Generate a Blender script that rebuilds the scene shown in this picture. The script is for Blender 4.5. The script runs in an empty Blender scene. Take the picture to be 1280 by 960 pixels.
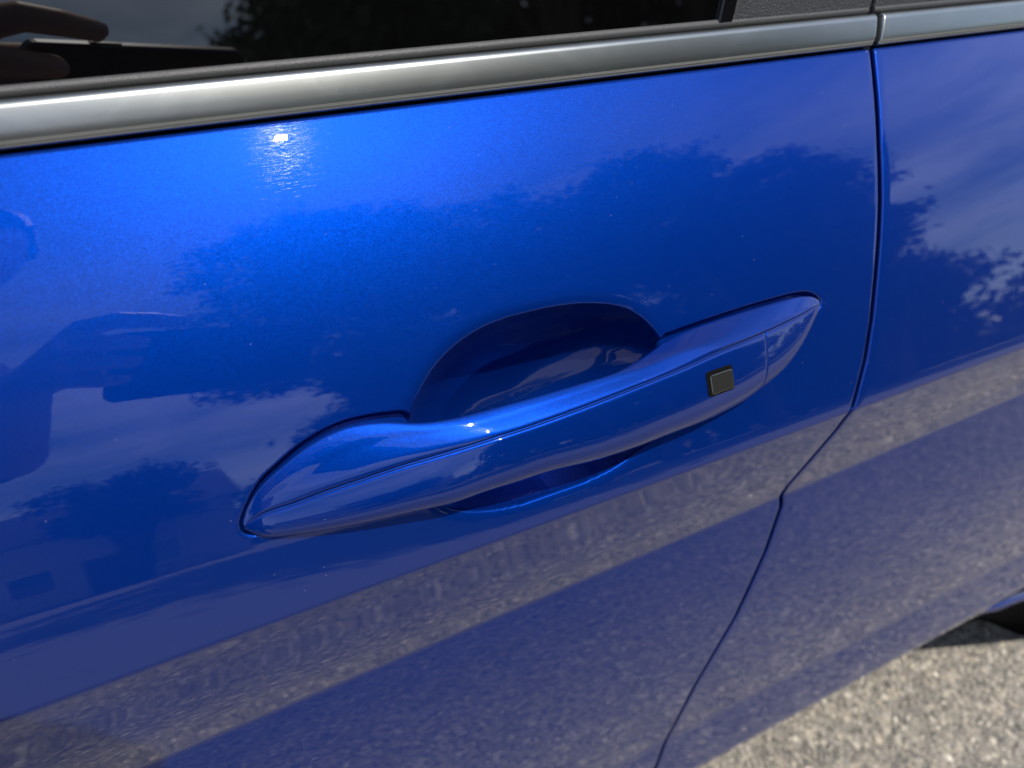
import bpy, bmesh, math, random
import numpy as np
from mathutils import Vector, Matrix
from mathutils.bvhtree import BVHTree
rng = np.random.default_rng(7)
random.seed(7)
sc = bpy.context.scene
COL = sc.collection

# ------------------------------------------------------------------ camera
FPX = 887.0                       # focal length in photo pixels (1280 wide)
ZC = 0.98                         # camera height
CAM = np.array([0.0, 0.0, ZC])
PITCH = 37.0
_v = np.array([2904 - 640, 480 + 160, FPX]); XC = _v / np.linalg.norm(_v)


def _basis(P):
    s = -math.sin(math.radians(P)); k = -XC[2] * s
    a = 1 + (XC[1] / XC[0]) ** 2; b = -2 * k * XC[1] / XC[0] ** 2; c = (k / XC[0]) ** 2 + s * s - 1
    zy = (-b + math.sqrt(b * b - 4 * a * c)) / (2 * a); zx = (k - XC[1] * zy) / XC[0]
    Z = np.array([zx, zy, s])
    return np.array([XC, -np.cross(Z, XC), Z])   # rows: world X, Y, Z seen in camera axes (right, up, forward)


BAS = _basis(PITCH)
cam_d = bpy.data.cameras.new("camera"); cam = bpy.data.objects.new("camera", cam_d); COL.objects.link(cam)
cam_d.sensor_width = 36.0; cam_d.lens = FPX / 1280 * 36.0
cam_d.clip_start = 0.01; cam_d.clip_end = 2000
M3 = Matrix(((BAS[0][0], BAS[0][1], -BAS[0][2]), (BAS[1][0], BAS[1][1], -BAS[1][2]), (BAS[2][0], BAS[2][1], -BAS[2][2])))
cam.matrix_world = Matrix.Translation(Vector(CAM)) @ M3.to_4x4()
cam_d.dof.use_dof = True; cam_d.dof.focus_distance = 0.315; cam_d.dof.aperture_fstop = 7.5
sc.camera = cam

# ------------------------------------------------------------------ sun and sky
SUN = np.array([0.15, -0.448, 0.881]); SUN /= np.linalg.norm(SUN)
sun_el = math.asin(SUN[2]); sun_rot = math.atan2(SUN[0], SUN[1])
w = bpy.data.worlds.new("World"); sc.world = w; w.use_nodes = True
nt = w.node_tree; nt.nodes.clear()
out = nt.nodes.new("ShaderNodeOutputWorld"); bg = nt.nodes.new("ShaderNodeBackground")
sky = nt.nodes.new("ShaderNodeTexSky"); sky.sky_type = 'NISHITA'; sky.sun_disc = False
sky.sun_elevation = sun_el; sky.sun_rotation = sun_rot; sky.air_density = 1.0; sky.dust_density = 0.15
bg.inputs["Strength"].default_value = 0.13
tc = nt.nodes.new("ShaderNodeTexCoord")
mp = nt.nodes.new("ShaderNodeMapping"); mp.inputs["Scale"].default_value = (1.6, 1.6, 5.0)
n1 = nt.nodes.new("ShaderNodeTexNoise"); n1.inputs["Scale"].default_value = 1.7; n1.inputs["Detail"].default_value = 9; n1.inputs["Roughness"].default_value = 0.58
rp = nt.nodes.new("ShaderNodeValToRGB"); rp.color_ramp.elements[0].position = 0.36; rp.color_ramp.elements[1].position = 0.78
rp.color_ramp.elements[1].color = (0.62, 0.62, 0.62, 1)
mxs = nt.nodes.new("ShaderNodeMixRGB"); mxs.inputs["Color2"].default_value = (18.5, 19.3, 21.5, 1)
nt.links.new(tc.outputs["Generated"], mp.inputs["Vector"]); nt.links.new(mp.outputs["Vector"], n1.inputs["Vector"])
sx = nt.nodes.new("ShaderNodeSeparateXYZ"); nt.links.new(tc.outputs["Generated"], sx.inputs[0])
hz = nt.nodes.new("ShaderNodeMapRange"); hz.inputs["From Min"].default_value = 0.85; hz.inputs["From Max"].default_value = 0.25   # clouds thin out overhead
nt.links.new(sx.outputs["Z"], hz.inputs["Value"])
cm = nt.nodes.new("ShaderNodeMath"); cm.operation = 'MULTIPLY'; nt.links.new(n1.outputs["Fac"], rp.inputs["Fac"])
nt.links.new(rp.outputs["Color"], cm.inputs[0]); nt.links.new(hz.outputs[0], cm.inputs[1]); nt.links.new(cm.outputs[0], mxs.inputs["Fac"])
nt.links.new(sky.outputs["Color"], mxs.inputs["Color1"]); nt.links.new(mxs.outputs["Color"], bg.inputs["Color"])
nt.links.new(bg.outputs["Background"], out.inputs["Surface"])
sd = bpy.data.lights.new("sun", 'SUN'); sd.energy = 4.5; sd.angle = math.radians(0.53); sd.color = (1.0, 0.95, 0.87)
so = bpy.data.objects.new("sun", sd); COL.objects.link(so)
so.rotation_euler = Vector(-SUN).to_track_quat('-Z', 'Y').to_euler(); so.location = (1, -3, 6)
sc.view_settings.view_transform = 'Standard'; sc.view_settings.look = 'None'
sc.view_settings.exposure = 0.25; sc.view_settings.gamma = 1.0
sc.cycles.max_bounces = 8; sc.cycles.glossy_bounces = 5; sc.cycles.diffuse_bounces = 3
sc.cycles.use_denoising = True


# ------------------------------------------------------------------ helpers
def link(o, parent=None, **props):
    COL.objects.link(o)
    if parent is not None: o.parent = parent
    for k, v in props.items(): o[k] = v
    return o


def mesh_obj(name, verts, faces, mat, parent=None, smooth=True, **props):
    me = bpy.data.meshes.new(name)
    me.from_pydata([tuple(map(float, v)) for v in verts], [], [tuple(int(i) for i in f) for f in faces])
    me.update()
    if smooth: me.polygons.foreach_set("use_smooth", [True] * len(me.polygons))
    if mat is not None: me.materials.append(mat)
    return link(bpy.data.objects.new(name, me), parent, **props)


def fast_mesh(name, V, Q, mat, parent=None, smooth=True, **props):
    """V (n,3) float, Q (m,k) int with constant k."""
    me = bpy.data.meshes.new(name); V = np.asarray(V, np.float32); Q = np.asarray(Q, np.int32); k = Q.shape[1]
    me.vertices.add(len(V)); me.vertices.foreach_set("co", V.ravel())
    me.loops.add(Q.size); me.loops.foreach_set("vertex_index", Q.ravel())
    me.polygons.add(len(Q)); me.polygons.foreach_set("loop_start", np.arange(0, Q.size, k, dtype=np.int32))
    me.polygons.foreach_set("loop_total", np.full(len(Q), k, np.int32))
    me.polygons.foreach_set("use_smooth", np.full(len(Q), smooth))
    me.update(calc_edges=True); me.validate()
    if mat is not None: me.materials.append(mat)
    return link(bpy.data.objects.new(name, me), parent, **props)


def grid_quads(nr, nc, flip=False):
    i, j = np.meshgrid(np.arange(nr - 1), np.arange(nc - 1), indexing='ij')
    a = i * nc + j
    q = np.stack([a, a + 1, a + nc + 1, a + nc], -1).reshape(-1, 4)
    return q[:, ::-1] if flip else q


def grid_obj(name, G, mat, parent=None, flip=False, **props):
    nr, nc = G.shape[:2]
    return fast_mesh(name, G.reshape(-1, 3), grid_quads(nr, nc, flip), mat, parent, **props)


def new_mat(name):
    m = bpy.data.materials.new(name); m.use_nodes = True
    return m, m.node_tree, m.node_tree.nodes["Principled BSDF"]


def N(nt, typ, **kw):
    n = nt.nodes.new(typ)
    for k, v in kw.items():
        if k in n.inputs: n.inputs[k].default_value = v
        else: setattr(n, k, v)
    return n


# ------------------------------------------------------------------ body section of the car (polar about the camera line)
# a = depression of a sight line in the plane across the car, t = upward tilt of the surface normal there
_head = [(-60, 13), (12.46, 13), (12.6, 24), (16.05, 24), (16.2, 41), (17.4, 40.2), (24, 36), (31, 31.7)]
_tail = [(52.25, -12.5), (57.2, -14), (57.55, 8), (61, 6), (66, 1), (70.6, -4), (71.1, 3), (73.2, 1), (73.6, -10)]
K0 = _head + [(38, 27), (45.7, 22.4), (49, 17.5), (51.95, 14)] + _tail
K1 = _head + [(38, 28.5), (45.7, 26.5), (49, 25.8), (50.6, 25.2), (51.95, 19)] + _tail
AT = np.linspace(-40, 73.6, 11361)


def _prof(K):
    T = np.interp(AT, [k[0] for k in K], [k[1] for k in K])
    ker = np.ones(11) / 11; T = np.convolve(np.pad(T, 5, mode='edge'), ker, 'valid')
    g = np.tan(np.radians(AT - T)); da = math.radians(AT[1] - AT[0])
    R = np.exp(np.concatenate([[0], np.cumsum((g[1:] + g[:-1]) / 2 * da)]))
    return T, R * 0.30 / np.interp(45, AT, R)


T0, R0 = _prof(K0); T1, R1 = _prof(K1)
# keep both sections meeting at the sill
_q = np.clip((AT - 56) / 17, 0, 1); R1 = R1 * np.exp(_q * math.log(R0[-1] / R1[-1]))


def wx(x):
    u = np.clip((np.asarray(x, float) + 0.12) / 0.36, 0, 1); return u * u * (3 - 2 * u)


def slide(x, a):
    x, a = np.broadcast_arrays(np.asarray(x, float), np.asarray(a, float))
    sh = np.clip(-.7 + (x + .09) / .71 * 1.4, -.8, .9)
    b = np.where(a < 57.4, np.clip((a - 52.6) / 4.2, 0, 1), np.clip((67 - a) / 9.0, 0, 1)); b = b * b * (3 - 2 * b)
    return a + sh * b


def rad(x, a):
    a = slide(x, a); k = wx(x); return (1 - k) * np.interp(a, AT, R0) + k * np.interp(a, AT, R1)


def tilt(x, a):
    a = slide(x, a); k = wx(x); return np.radians((1 - k) * np.interp(a, AT, T0) + k * np.interp(a, AT, T1))


def surf(x, a, h=0.0):
    """world point on the body side at (x, a), h metres outwards"""
    x = np.asarray(x, float); a = np.asarray(a, float); x, a = np.broadcast_arrays(x, a)
    r = rad(x, a); t = tilt(x, a); ar = np.radians(a)
    return np.stack([x + 0 * r, r * np.cos(ar) - h * np.cos(t), ZC - r * np.sin(ar) + h * np.sin(t)], -1)


def ray(px, py):
    r = np.array([(px - 640) / FPX, (480 - py) / FPX, 1.0]); r /= np.linalg.norm(r)
    return BAS @ r


def hit(px, py, h=0.0):
    """point at height h (m) over the body side seen along a sight line; returns x, a of the foot and the point"""
    d = ray(px, py); n = math.hypot(d[1], d[2]); ad = math.degrees(math.atan2(-d[2], d[1]))
    a = ad; x = 0.0
    for _ in range(40):
        # foot (x,a) such that surf(x,a,h) lies on the ray
        p = surf(x, a, h) - CAM
        ap = math.degrees(math.atan2(-p[2], p[1])); rr = math.hypot(p[1], p[2])
        a += 0.7 * (ad - ap); x += 0.7 * (d[0] / n * rr - x)
    return x, a, surf(x, a, h)


ARC = np.concatenate([[0], np.cumsum(np.hypot(np.diff(R0 * np.cos(np.radians(AT))), np.diff(R0 * np.sin(np.radians(AT)))))])


def arc(a): return np.interp(a, AT, ARC)


def seg_sd(P, poly):
    """signed distance of points P (n,2) to closed polygon (positive inside)"""
    poly = np.asarray(poly); d2 = np.full(len(P), 1e9); ins = np.zeros(len(P), bool)
    for i in range(len(poly)):
        a = poly[i]; b = poly[(i + 1) % len(poly)]; e = b - a
        u = np.clip(((P - a) @ e) / (e @ e), 0, 1); q = P - (a + u[:, None] * e)
        d2 = np.minimum(d2, (q * q).sum(1))
        c = ((a[1] > P[:, 1]) != (b[1] > P[:, 1]))
        with np.errstate(divide='ignore', invalid='ignore'):
            xi = a[0] + (P[:, 1] - a[1]) * e[0] / (e[1] if e[1] != 0 else 1e-12)
        ins ^= c & (P[:, 0] < xi)
    d = np.sqrt(d2); return np.where(ins, d, -d)


def catmull(P, n, closed=False):
    P = np.asarray(P, float); m = len(P)
    if closed: idx = lambda i: P[i % m]
    else: idx = lambda i: (P[i] if 0 <= i < m else (2 * P[0] - P[1] if i < 0 else 2 * P[-1] - P[-2]))
    ns = m if closed else m - 1
    # parameterise by chord length
    L = [np.linalg.norm(idx(i + 1) - idx(i)) for i in range(ns)]; cl = np.concatenate([[0], np.cumsum(L)])
    res = []
    for s in np.linspace(0, cl[-1], n, endpoint=not closed):
        i = min(int(np.searchsorted(cl, s, 'right')) - 1, ns - 1); u = (s - cl[i]) / max(L[i], 1e-12)
        p0, p1, p2, p3 = idx(i - 1), idx(i), idx(i + 1), idx(i + 2)
        res.append(0.5 * ((2 * p1) + (-p0 + p2) * u + (2 * p0 - 5 * p1 + 4 * p2 - p3) * u * u + (-p0 + 3 * p1 - 3 * p2 + p3) * u ** 3))
    return np.array(res)


# ------------------------------------------------------------------ materials
def paint_material(name):
    m, nt, b = new_mat(name)
    tc = N(nt, "ShaderNodeTexCoord")
    b.inputs["Base Color"].default_value = (0.0003, 0.0265, 0.232, 1)
    b.inputs["Metallic"].default_value = 0.75; b.inputs["Roughness"].default_value = 0.46
    b.inputs["Specular IOR Level"].default_value = 0.0
    b.inputs["Coat Weight"].default_value = 1.0; b.inputs["Coat IOR"].default_value = 1.5
    # metallic flake: every cell leans its own way
    v = N(nt, "ShaderNodeTexVoronoi", Scale=2400.0); nt.links.new(tc.outputs["Object"], v.inputs["Vector"])
    s = N(nt, "ShaderNodeVectorMath", operation='SUBTRACT'); s.inputs[1].default_value = (0.5, 0.5, 0.5)
    nt.links.new(v.outputs["Color"], s.inputs[0])
    k = N(nt, "ShaderNodeVectorMath", operation='SCALE'); k.inputs["Scale"].default_value = 0.075
    nt.links.new(s.outputs[0], k.inputs[0])
    g = N(nt, "ShaderNodeNewGeometry"); ad = N(nt, "ShaderNodeVectorMath", operation='ADD')
    nt.links.new(g.outputs["Normal"], ad.inputs[0]); nt.links.new(k.outputs[0], ad.inputs[1])
    nn = N(nt, "ShaderNodeVectorMath", operation='NORMALIZE'); nt.links.new(ad.outputs[0], nn.inputs[0])
    nt.links.new(nn.outputs[0], b.inputs["Normal"])
    # clear coat: faint orange peel plus hairline wash scratches
    op = N(nt, "ShaderNodeTexNoise", Scale=420.0, Detail=2.0); nt.links.new(tc.outputs["Object"], op.inputs["Vector"])
    mp = N(nt, "ShaderNodeMapping"); mp.inputs["Scale"].default_value = (60, 900, 900); nt.links.new(tc.outputs["Object"], mp.inputs["Vector"])
    sn = N(nt, "ShaderNodeTexNoise", Scale=1.0, Detail=3.0); nt.links.new(mp.outputs["Vector"], sn.inputs["Vector"])
    b1 = N(nt, "ShaderNodeBump", Strength=1.0, Distance=0.0000035); nt.links.new(op.outputs["Fac"], b1.inputs["Height"])
    b2 = N(nt, "ShaderNodeBump", Strength=1.0, Distance=0.0000018); nt.links.new(sn.outputs["Fac"], b2.inputs["Height"])
    nt.links.new(b1.outputs["Normal"], b2.inputs["Normal"]); nt.links.new(b2.outputs["Normal"], b.inputs["Coat Normal"])
    # thin dust film: tiny specks dull the coat
    du = N(nt, "ShaderNodeTexNoise", Scale=35.0, Detail=5.0); nt.links.new(tc.outputs["Object"], du.inputs["Vector"])
    mr = N(nt, "ShaderNodeMapRange"); mr.inputs["From Min"].default_value = 0.35; mr.inputs["From Max"].default_value = 0.75
    mr.inputs["To Min"].default_value = 0.003; mr.inputs["To Max"].default_value = 0.010
    nt.links.new(du.outputs["Fac"], mr.inputs["Value"]); nt.links.new(mr.outputs["Result"], b.inputs["Coat Roughness"])
    # dust specks
    dv = N(nt, "ShaderNodeTexVoronoi", Scale=210.0); nt.links.new(tc.outputs["Object"], dv.inputs["Vector"])
    lt = N(nt, "ShaderNodeMath", operation='LESS_THAN'); lt.inputs[1].default_value = 0.06; nt.links.new(dv.outputs["Distance"], lt.inputs[0])
    sep = N(nt, "ShaderNodeSeparateColor"); nt.links.new(dv.outputs["Color"], sep.inputs[0])
    gt = N(nt, "ShaderNodeMath", operation='GREATER_THAN'); gt.inputs[1].default_value = 0.9; nt.links.new(sep.outputs[0], gt.inputs[0])
    mu = N(nt, "ShaderNodeMath", operation='MULTIPLY'); nt.links.new(lt.outputs[0], mu.inputs[0]); nt.links.new(gt.outputs[0], mu.inputs[1])
    m3 = N(nt, "ShaderNodeMath", operation='MULTIPLY'); m3.inputs[1].default_value = 0.13; nt.links.new(mu.outputs[0], m3.inputs[0])
    # wash-worn film on the clear coat: hairline scratches along the car scatter the sun
    mps = N(nt, "ShaderNodeMapping"); mps.inputs["Scale"].default_value = (100, 2300, 2300); mps.inputs["Rotation"].default_value = (0, 0.12, 0); nt.links.new(tc.outputs["Object"], mps.inputs["Vector"])
    ns = N(nt, "ShaderNodeTexNoise", Scale=1.0, Detail=2.0); nt.links.new(mps.outputs[0], ns.inputs["Vector"])
    bs = N(nt, "ShaderNodeBump", Strength=1.0, Distance=0.00004); nt.links.new(ns.outputs["Fac"], bs.inputs["Height"])
    gs = N(nt, "ShaderNodeBsdfGlossy", Roughness=0.07); nt.links.new(bs.outputs[0], gs.inputs["Normal"])
    gs.inputs["Color"].default_value = (1, 1, 1, 1)
    mg = N(nt, "ShaderNodeMixShader"); mg.inputs[0].default_value = 0.00035
    nt.links.new(b.outputs[0], mg.inputs[1]); nt.links.new(gs.outputs[0], mg.inputs[2])
    df = N(nt, "ShaderNodeBsdfDiffuse"); df.inputs["Color"].default_value = (0.55, 0.52, 0.47, 1)
    mx = N(nt, "ShaderNodeMixShader"); o = nt.nodes["Material Output"]
    nt.links.new(m3.outputs[0], mx.inputs[0]); nt.links.new(mg.outputs[0], mx.inputs[1]); nt.links.new(df.outputs[0], mx.inputs[2])
    nt.links.new(mx.outputs[0], o.inputs["Surface"])
    return m


PAINT = paint_material("blue_metallic_paint")


def simple(name, col, rough=0.5, metal=0.0, bump=None, spec=0.5, coat=0.0):
    m, nt, b = new_mat(name)
    b.inputs["Base Color"].default_value = (*col, 1); b.inputs["Roughness"].default_value = rough; b.inputs["Metallic"].default_value = metal
    b.inputs["Specular IOR Level"].default_value = spec; b.inputs["Coat Weight"].default_value = coat
    if bump:
        tc = N(nt, "ShaderNodeTexCoord"); n = N(nt, "ShaderNodeTexNoise", Scale=bump[0], Detail=4.0); nt.links.new(tc.outputs["Object"], n.inputs["Vector"])
        bp = N(nt, "ShaderNodeBump", Strength=bump[2], Distance=bump[1]); nt.links.new(n.outputs["Fac"], bp.inputs["Height"]); nt.links.new(bp.outputs[0], b.inputs["Normal"])
    return m


def trim_material():
    m, nt, b = new_mat("satin_chrome")
    tc = N(nt, "ShaderNodeTexCoord")
    b.inputs["Metallic"].default_value = 1.0
    mp = N(nt, "ShaderNodeMapping"); mp.inputs["Scale"].default_value = (30, 1500, 1500); nt.links.new(tc.outputs["Object"], mp.inputs["Vector"])
    n = N(nt, "ShaderNodeTexNoise", Scale=1.0, Detail=3.0); nt.links.new(mp.outputs[0], n.inputs["Vector"])
    bp = N(nt, "ShaderNodeBump", Strength=0.35, Distance=0.000008); nt.links.new(n.outputs["Fac"], bp.inputs["Height"]); nt.links.new(bp.outputs[0], b.inputs["Normal"])
    # finger marks and wiped dust: paler, duller smudges
    sm = N(nt, "ShaderNodeTexNoise", Scale=28.0, Detail=7.0, Roughness=0.65, Distortion=0.8); nt.links.new(tc.outputs["Object"], sm.inputs["Vector"])
    mr = N(nt, "ShaderNodeMapRange"); mr.inputs["From Min"].default_value = 0.5; mr.inputs["From Max"].default_value = 0.78; mr.inputs["To Min"].default_value = 0.30; mr.inputs["To Max"].default_value = 0.33
    nt.links.new(sm.outputs["Fac"], mr.inputs["Value"]); nt.links.new(mr.outputs[0], b.inputs["Roughness"])
    cr = N(nt, "ShaderNodeValToRGB"); cr.color_ramp.elements[0].position = 0.45; cr.color_ramp.elements[0].color = (0.36, 0.375, 0.365, 1)
    cr.color_ramp.elements[1].position = 0.8; cr.color_ramp.elements[1].color = (0.40, 0.41, 0.405, 1)
    nt.links.new(sm.outputs["Fac"], cr.inputs["Fac"]); nt.links.new(cr.outputs[0], b.inputs["Base Color"])
    return m


TRIM = trim_material()
RUBBER = simple("black_rubber", (0.018, 0.018, 0.019), 0.55, bump=(900, 0.0002, 0.6))
SEAL = simple("window_seal_rubber", (0.045, 0.045, 0.047), 0.5, bump=(1500, 0.0003, 0.8))
GRAIN = simple("grained_black_plastic", (0.022, 0.022, 0.024), 0.42, bump=(1300, 0.0006, 1.0))
GLOSSBLACK = simple("gloss_black", (0.004, 0.004, 0.005), 0.08)
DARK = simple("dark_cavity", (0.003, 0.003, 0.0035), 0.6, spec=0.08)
GLASS = simple("dark_tinted_glass", (0.0015, 0.0015, 0.0018), 0.0, spec=0.7)
BUTTON = simple("button_black_chrome", (0.16, 0.165, 0.155), 0.16, metal=0.9)


def asphalt_material(name, attr=False):
    m, nt, b = new_mat(name)
    tc = N(nt, "ShaderNodeTexCoord"); b.inputs["Roughness"].default_value = 0.85
    v = N(nt, "ShaderNodeTexVoronoi", Scale=110.0); nt.links.new(tc.outputs["Object"], v.inputs["Vector"])
    hs = N(nt, "ShaderNodeSeparateColor"); nt.links.new(v.outputs["Color"], hs.inputs[0])
    cr = N(nt, "ShaderNodeValToRGB"); e = cr.color_ramp.elements
    e[0].position = 0.0; e[0].color = (0.13, 0.125, 0.115, 1); e[1].position = 1.0; e[1].color = (0.74, 0.68, 0.58, 1)
    for p, c in ((0.3, (0.25, 0.23, 0.20, 1)), (0.6, (0.36, 0.33, 0.285, 1)), (0.85, (0.45, 0.39, 0.305, 1))):
        q = e.new(p); q.color = c
    if attr:
        at = N(nt, "ShaderNodeAttribute", attribute_name="stone_tint"); nt.links.new(at.outputs["Fac"], cr.inputs["Fac"])
    else:
        nt.links.new(hs.outputs[0], cr.inputs["Fac"])
    n2 = N(nt, "ShaderNodeTexNoise", Scale=1.3, Detail=6.0); nt.links.new(tc.outputs["Object"], n2.inputs["Vector"])
    mr = N(nt, "ShaderNodeMapRange"); mr.inputs["To Min"].default_value = 0.75 if attr else 0.5; mr.inputs["To Max"].default_value = 1.2 if attr else 0.85; nt.links.new(n2.outputs["Fac"], mr.inputs["Value"])
    mx = N(nt, "ShaderNodeVectorMath", operation='SCALE'); nt.links.new(cr.outputs[0], mx.inputs[0]); nt.links.new(mr.outputs[0], mx.inputs["Scale"])
    nt.links.new(mx.outputs[0], b.inputs["Base Color"])
    nz = N(nt, "ShaderNodeTexNoise", Scale=260.0, Detail=6.0); nt.links.new(tc.outputs["Object"], nz.inputs["Vector"])
    bp = N(nt, "ShaderNodeBump", Strength=0.7, Distance=0.003); nt.links.new(nz.outputs["Fac"], bp.inputs["Height"]); nt.links.new(bp.outputs[0], b.inputs["Normal"])
    return m


ASPHALT = asphalt_material("worn_asphalt"); STONE = asphalt_material("asphalt_stone", True)
GRASS_M = simple("roadside_grass", (0.07, 0.10, 0.03), 0.9, bump=(30, 0.05, 1.0))

# ------------------------------------------------------------------ ground
S = 600.0
mesh_obj("asphalt_road", [(-S, -30.0, 0), (S, -30.0, 0), (S, S, 0), (-S, S, 0)], [(0, 1, 2, 3)], ASPHALT, kind="structure")
mesh_obj("grass_verge", [(-S, -S, 0.02), (S, -S, 0.02), (S, -30.0, 0.02), (-S, -30.0, 0.02), (-S, -30.0, -0.05), (S, -30.0, -0.05)],
         [(0, 1, 2, 3), (3, 2, 5, 4)], GRASS_M, smooth=False, kind="structure")


PALE_GROUND = simple("added_pale_ground_mat", (0.31, 0.295, 0.27), 0.85, bump=(60, .002, .6))  # unseen pale sheet, added to brighten what the paint below the handle reflects
mesh_obj("added_pale_ground", [(-S, -30.0, 0.006), (S, -30.0, 0.006), (S, -1.35, 0.006), (-S, -1.35, 0.006), (-S, -1.35, -.02), (S, -1.35, -.02)],
         [(0, 1, 2, 3), (3, 2, 5, 4)], PALE_GROUND, smooth=False, kind="structure")


def chippings():
    x0, x1, y0, y1, p = -0.6, 1.9, -0.7, 0.52, 0.0056
    gx, gy = np.meshgrid(np.arange(x0, x1, p), np.arange(y0, y1, p)); n = gx.size
    cx = gx.ravel() + rng.uniform(-.45, .45, n) * p; cy = gy.ravel() + rng.uniform(-.45, .45, n) * p
    sz = np.exp(rng.normal(math.log(0.0028), 0.38, n)); ht = sz * rng.uniform(0.25, 0.75, n)
    k = 6; ang0 = rng.uniform(0, 6.28, n); V = np.zeros((n, 2 * k + 1, 3), np.float32)
    for i in range(k):
        th = ang0 + i * 2 * math.pi / k; rr = sz * rng.uniform(0.75, 1.2, n)
        V[:, i] = np.stack([cx + rr * np.cos(th), cy + rr * np.sin(th), np.full(n, -0.002)], -1)
        r2 = rr * rng.uniform(.5, .8, n)
        V[:, k + i] = np.stack([cx + r2 * np.cos(th), cy + r2 * np.sin(th), ht * rng.uniform(.7, 1.1, n)], -1)
    V[:, 2 * k] = np.stack([cx, cy, ht * 1.12], -1)
    F = []
    for i in range(k):
        j = (i + 1) % k; F += [(i, j, k + j), (i, k + j, k + i), (k + i, k + j, 2 * k)]
    F = np.array(F); Q = (F[None] + (np.arange(n) * (2 * k + 1))[:, None, None]).reshape(-1, 3)
    o = fast_mesh("asphalt_chippings", V.reshape(-1, 3), Q, STONE, smooth=False, kind="stuff",
                  label="coarse tan and grey stone chippings bedded in the asphalt beside the car")
    at = o.data.attributes.new("stone_tint", 'FLOAT', 'POINT')
    at.data.foreach_set("value", np.repeat(np.clip(rng.beta(1.6, 1.9, n), 0, 1), 2 * k + 1).astype(np.float32))
    return o


chippings()

# ------------------------------------------------------------------ the car
car = bpy.data.objects.new("car", None); car.location = (0, 0, 0)
link(car, label="blue metallic car parked on asphalt, seen close up at its rear door handle", category="car")

XL, XR = -1.0, 1.6
# door gap: path of its middle as x over a
gap_px = [(1090, 62), (1094, 100), (1099, 180), (1101, 250), (1099, 300), (1095, 350), (1090, 400), (1082, 450), (1071, 493), (1058, 521), (1046, 537), (1015, 573), (986, 606), (977, 633), (957, 690), (920, 770), (870, 855), (820, 960)]
_g = np.array([hit(*p)[:2] for p in gap_px]); _o = np.argsort(_g[:, 1]); GA, GX = _g[_o, 1], _g[_o, 0]
GA = np.concatenate([GA, [74.0]]); GX = np.concatenate([GX, [GX[-1] + (74 - GA[-2]) * (GX[-1] - GX[-2]) / (GA[-2] - GA[-3])]])
# soften the two knees a little
_ga = np.linspace(GA[0], 74, 1200); _gx = np.interp(_ga, GA, GX)
_gx = np.convolve(np.pad(_gx, 4, mode='edge'), np.ones(9) / 9, 'valid')


def gapx(a): return np.interp(a, _ga, _gx)


A_TOP, A_BOT = 16.24, 73.45
rows = np.concatenate([np.arange(A_TOP, 22, .3), np.arange(22, 51, .095), np.arange(51, 59, .05), np.arange(59, 70.4, .25), np.arange(70.4, 71.3, .08), np.arange(71.3, A_BOT, .2), [A_BOT]])

# handle and cup outlines (photo sight lines met with the body side)
cup_px = [(513, 524), (517, 508), (524, 494), (539, 466), (565, 436), (599, 412), (636, 397), (680, 386), (720, 380), (754, 380), (782, 385), (803, 397), (818, 412), (829, 428), (836, 450), (836, 500), (822, 543), (794, 567), (763, 588), (722, 607), (690, 618), (655, 630), (617, 638), (580, 639), (555, 632), (535, 612), (518, 572), (511, 542)]
cup = np.array([(h_[0], arc(h_[1])) for h_ in (hit(*p) for p in cup_px)]); cup = catmull(cup, 90, True)
CC = np.array([(h_[0], arc(h_[1])) for h_ in (hit(668, 542),)][0])
left_px = [(302, 654), (309, 634), (325, 604), (347, 582), (383, 552), (428, 529), (480, 518), (512, 520), (512, 560), (500, 600), (420, 640), (330, 665), (306.5, 665)]
right_px = [(827, 426), (836, 418), (880, 402), (941, 382), (997, 367), (1016, 368.5), (1025.5, 377.5), (1016, 396), (990, 440), (940, 475), (880, 500), (834, 500)]
left_p = np.array([(h_[0], arc(h_[1])) for h_ in (hit(*p) for p in left_px)])
right_p = np.array([(h_[0], arc(h_[1])) for h_ in (hit(*p) for p in right_px)])
left_p = catmull(left_p, 60, True); right_p = catmull(right_p, 60, True)
HX0, HX1 = left_p[:, 0].min() - .02, right_p[:, 0].max() + .02


def sstep(u): u = np.clip(u, 0, 1); return u * u * (3 - 2 * u)


def dent(x, a):
    """inward depth of handle cup and handle seat (m)"""
    s = arc(a); d = np.zeros(x.shape); P = np.stack([x.ravel(), s.ravel()], -1)
    lo = np.minimum(cup.min(0), np.minimum(left_p.min(0), right_p.min(0))) - .012; hi = np.maximum(cup.max(0), np.maximum(left_p.max(0), right_p.max(0))) + .012
    k = np.where(((P > lo) & (P < hi)).all(1))[0]; Pk = P[k]
    sc_ = seg_sd(Pk, cup)
    # bowl: a rolled rim, a steep wall and a round bottom that is deepest behind the lower half of the grip
    q = 0.0014; soft = q * np.logaddexp(0, sc_ / q)
    ang = np.arctan2(cup[:, 1] - CC[1], cup[:, 0] - CC[0]); o_ = np.argsort(ang); rr_ = np.hypot(*(cup - CC).T)[o_]; ang = ang[o_]
    th = np.arctan2(Pk[:, 1] - CC[1], Pk[:, 0] - CC[0])
    rho = np.interp(th, np.concatenate([ang - 2 * math.pi, ang, ang + 2 * math.pi]), np.tile(rr_, 3))
    v = np.clip(np.hypot(*(Pk - CC).T) / rho, 0, 1)
    bowl = 0.049 * np.maximum(1 - v * v, 0) ** .66 * (soft / (soft + .0008)) + .0016 * soft / (soft + .0012)
    for pl in (left_p, right_p):
        sl = seg_sd(Pk, pl)
        bowl = np.maximum(bowl, 0.0048 * sstep((sl + 0.0011) / 0.0019))
    # the sheet swells softly into the edge of the cup and seat
    d.ravel()[k] = bowl
    return d


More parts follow.
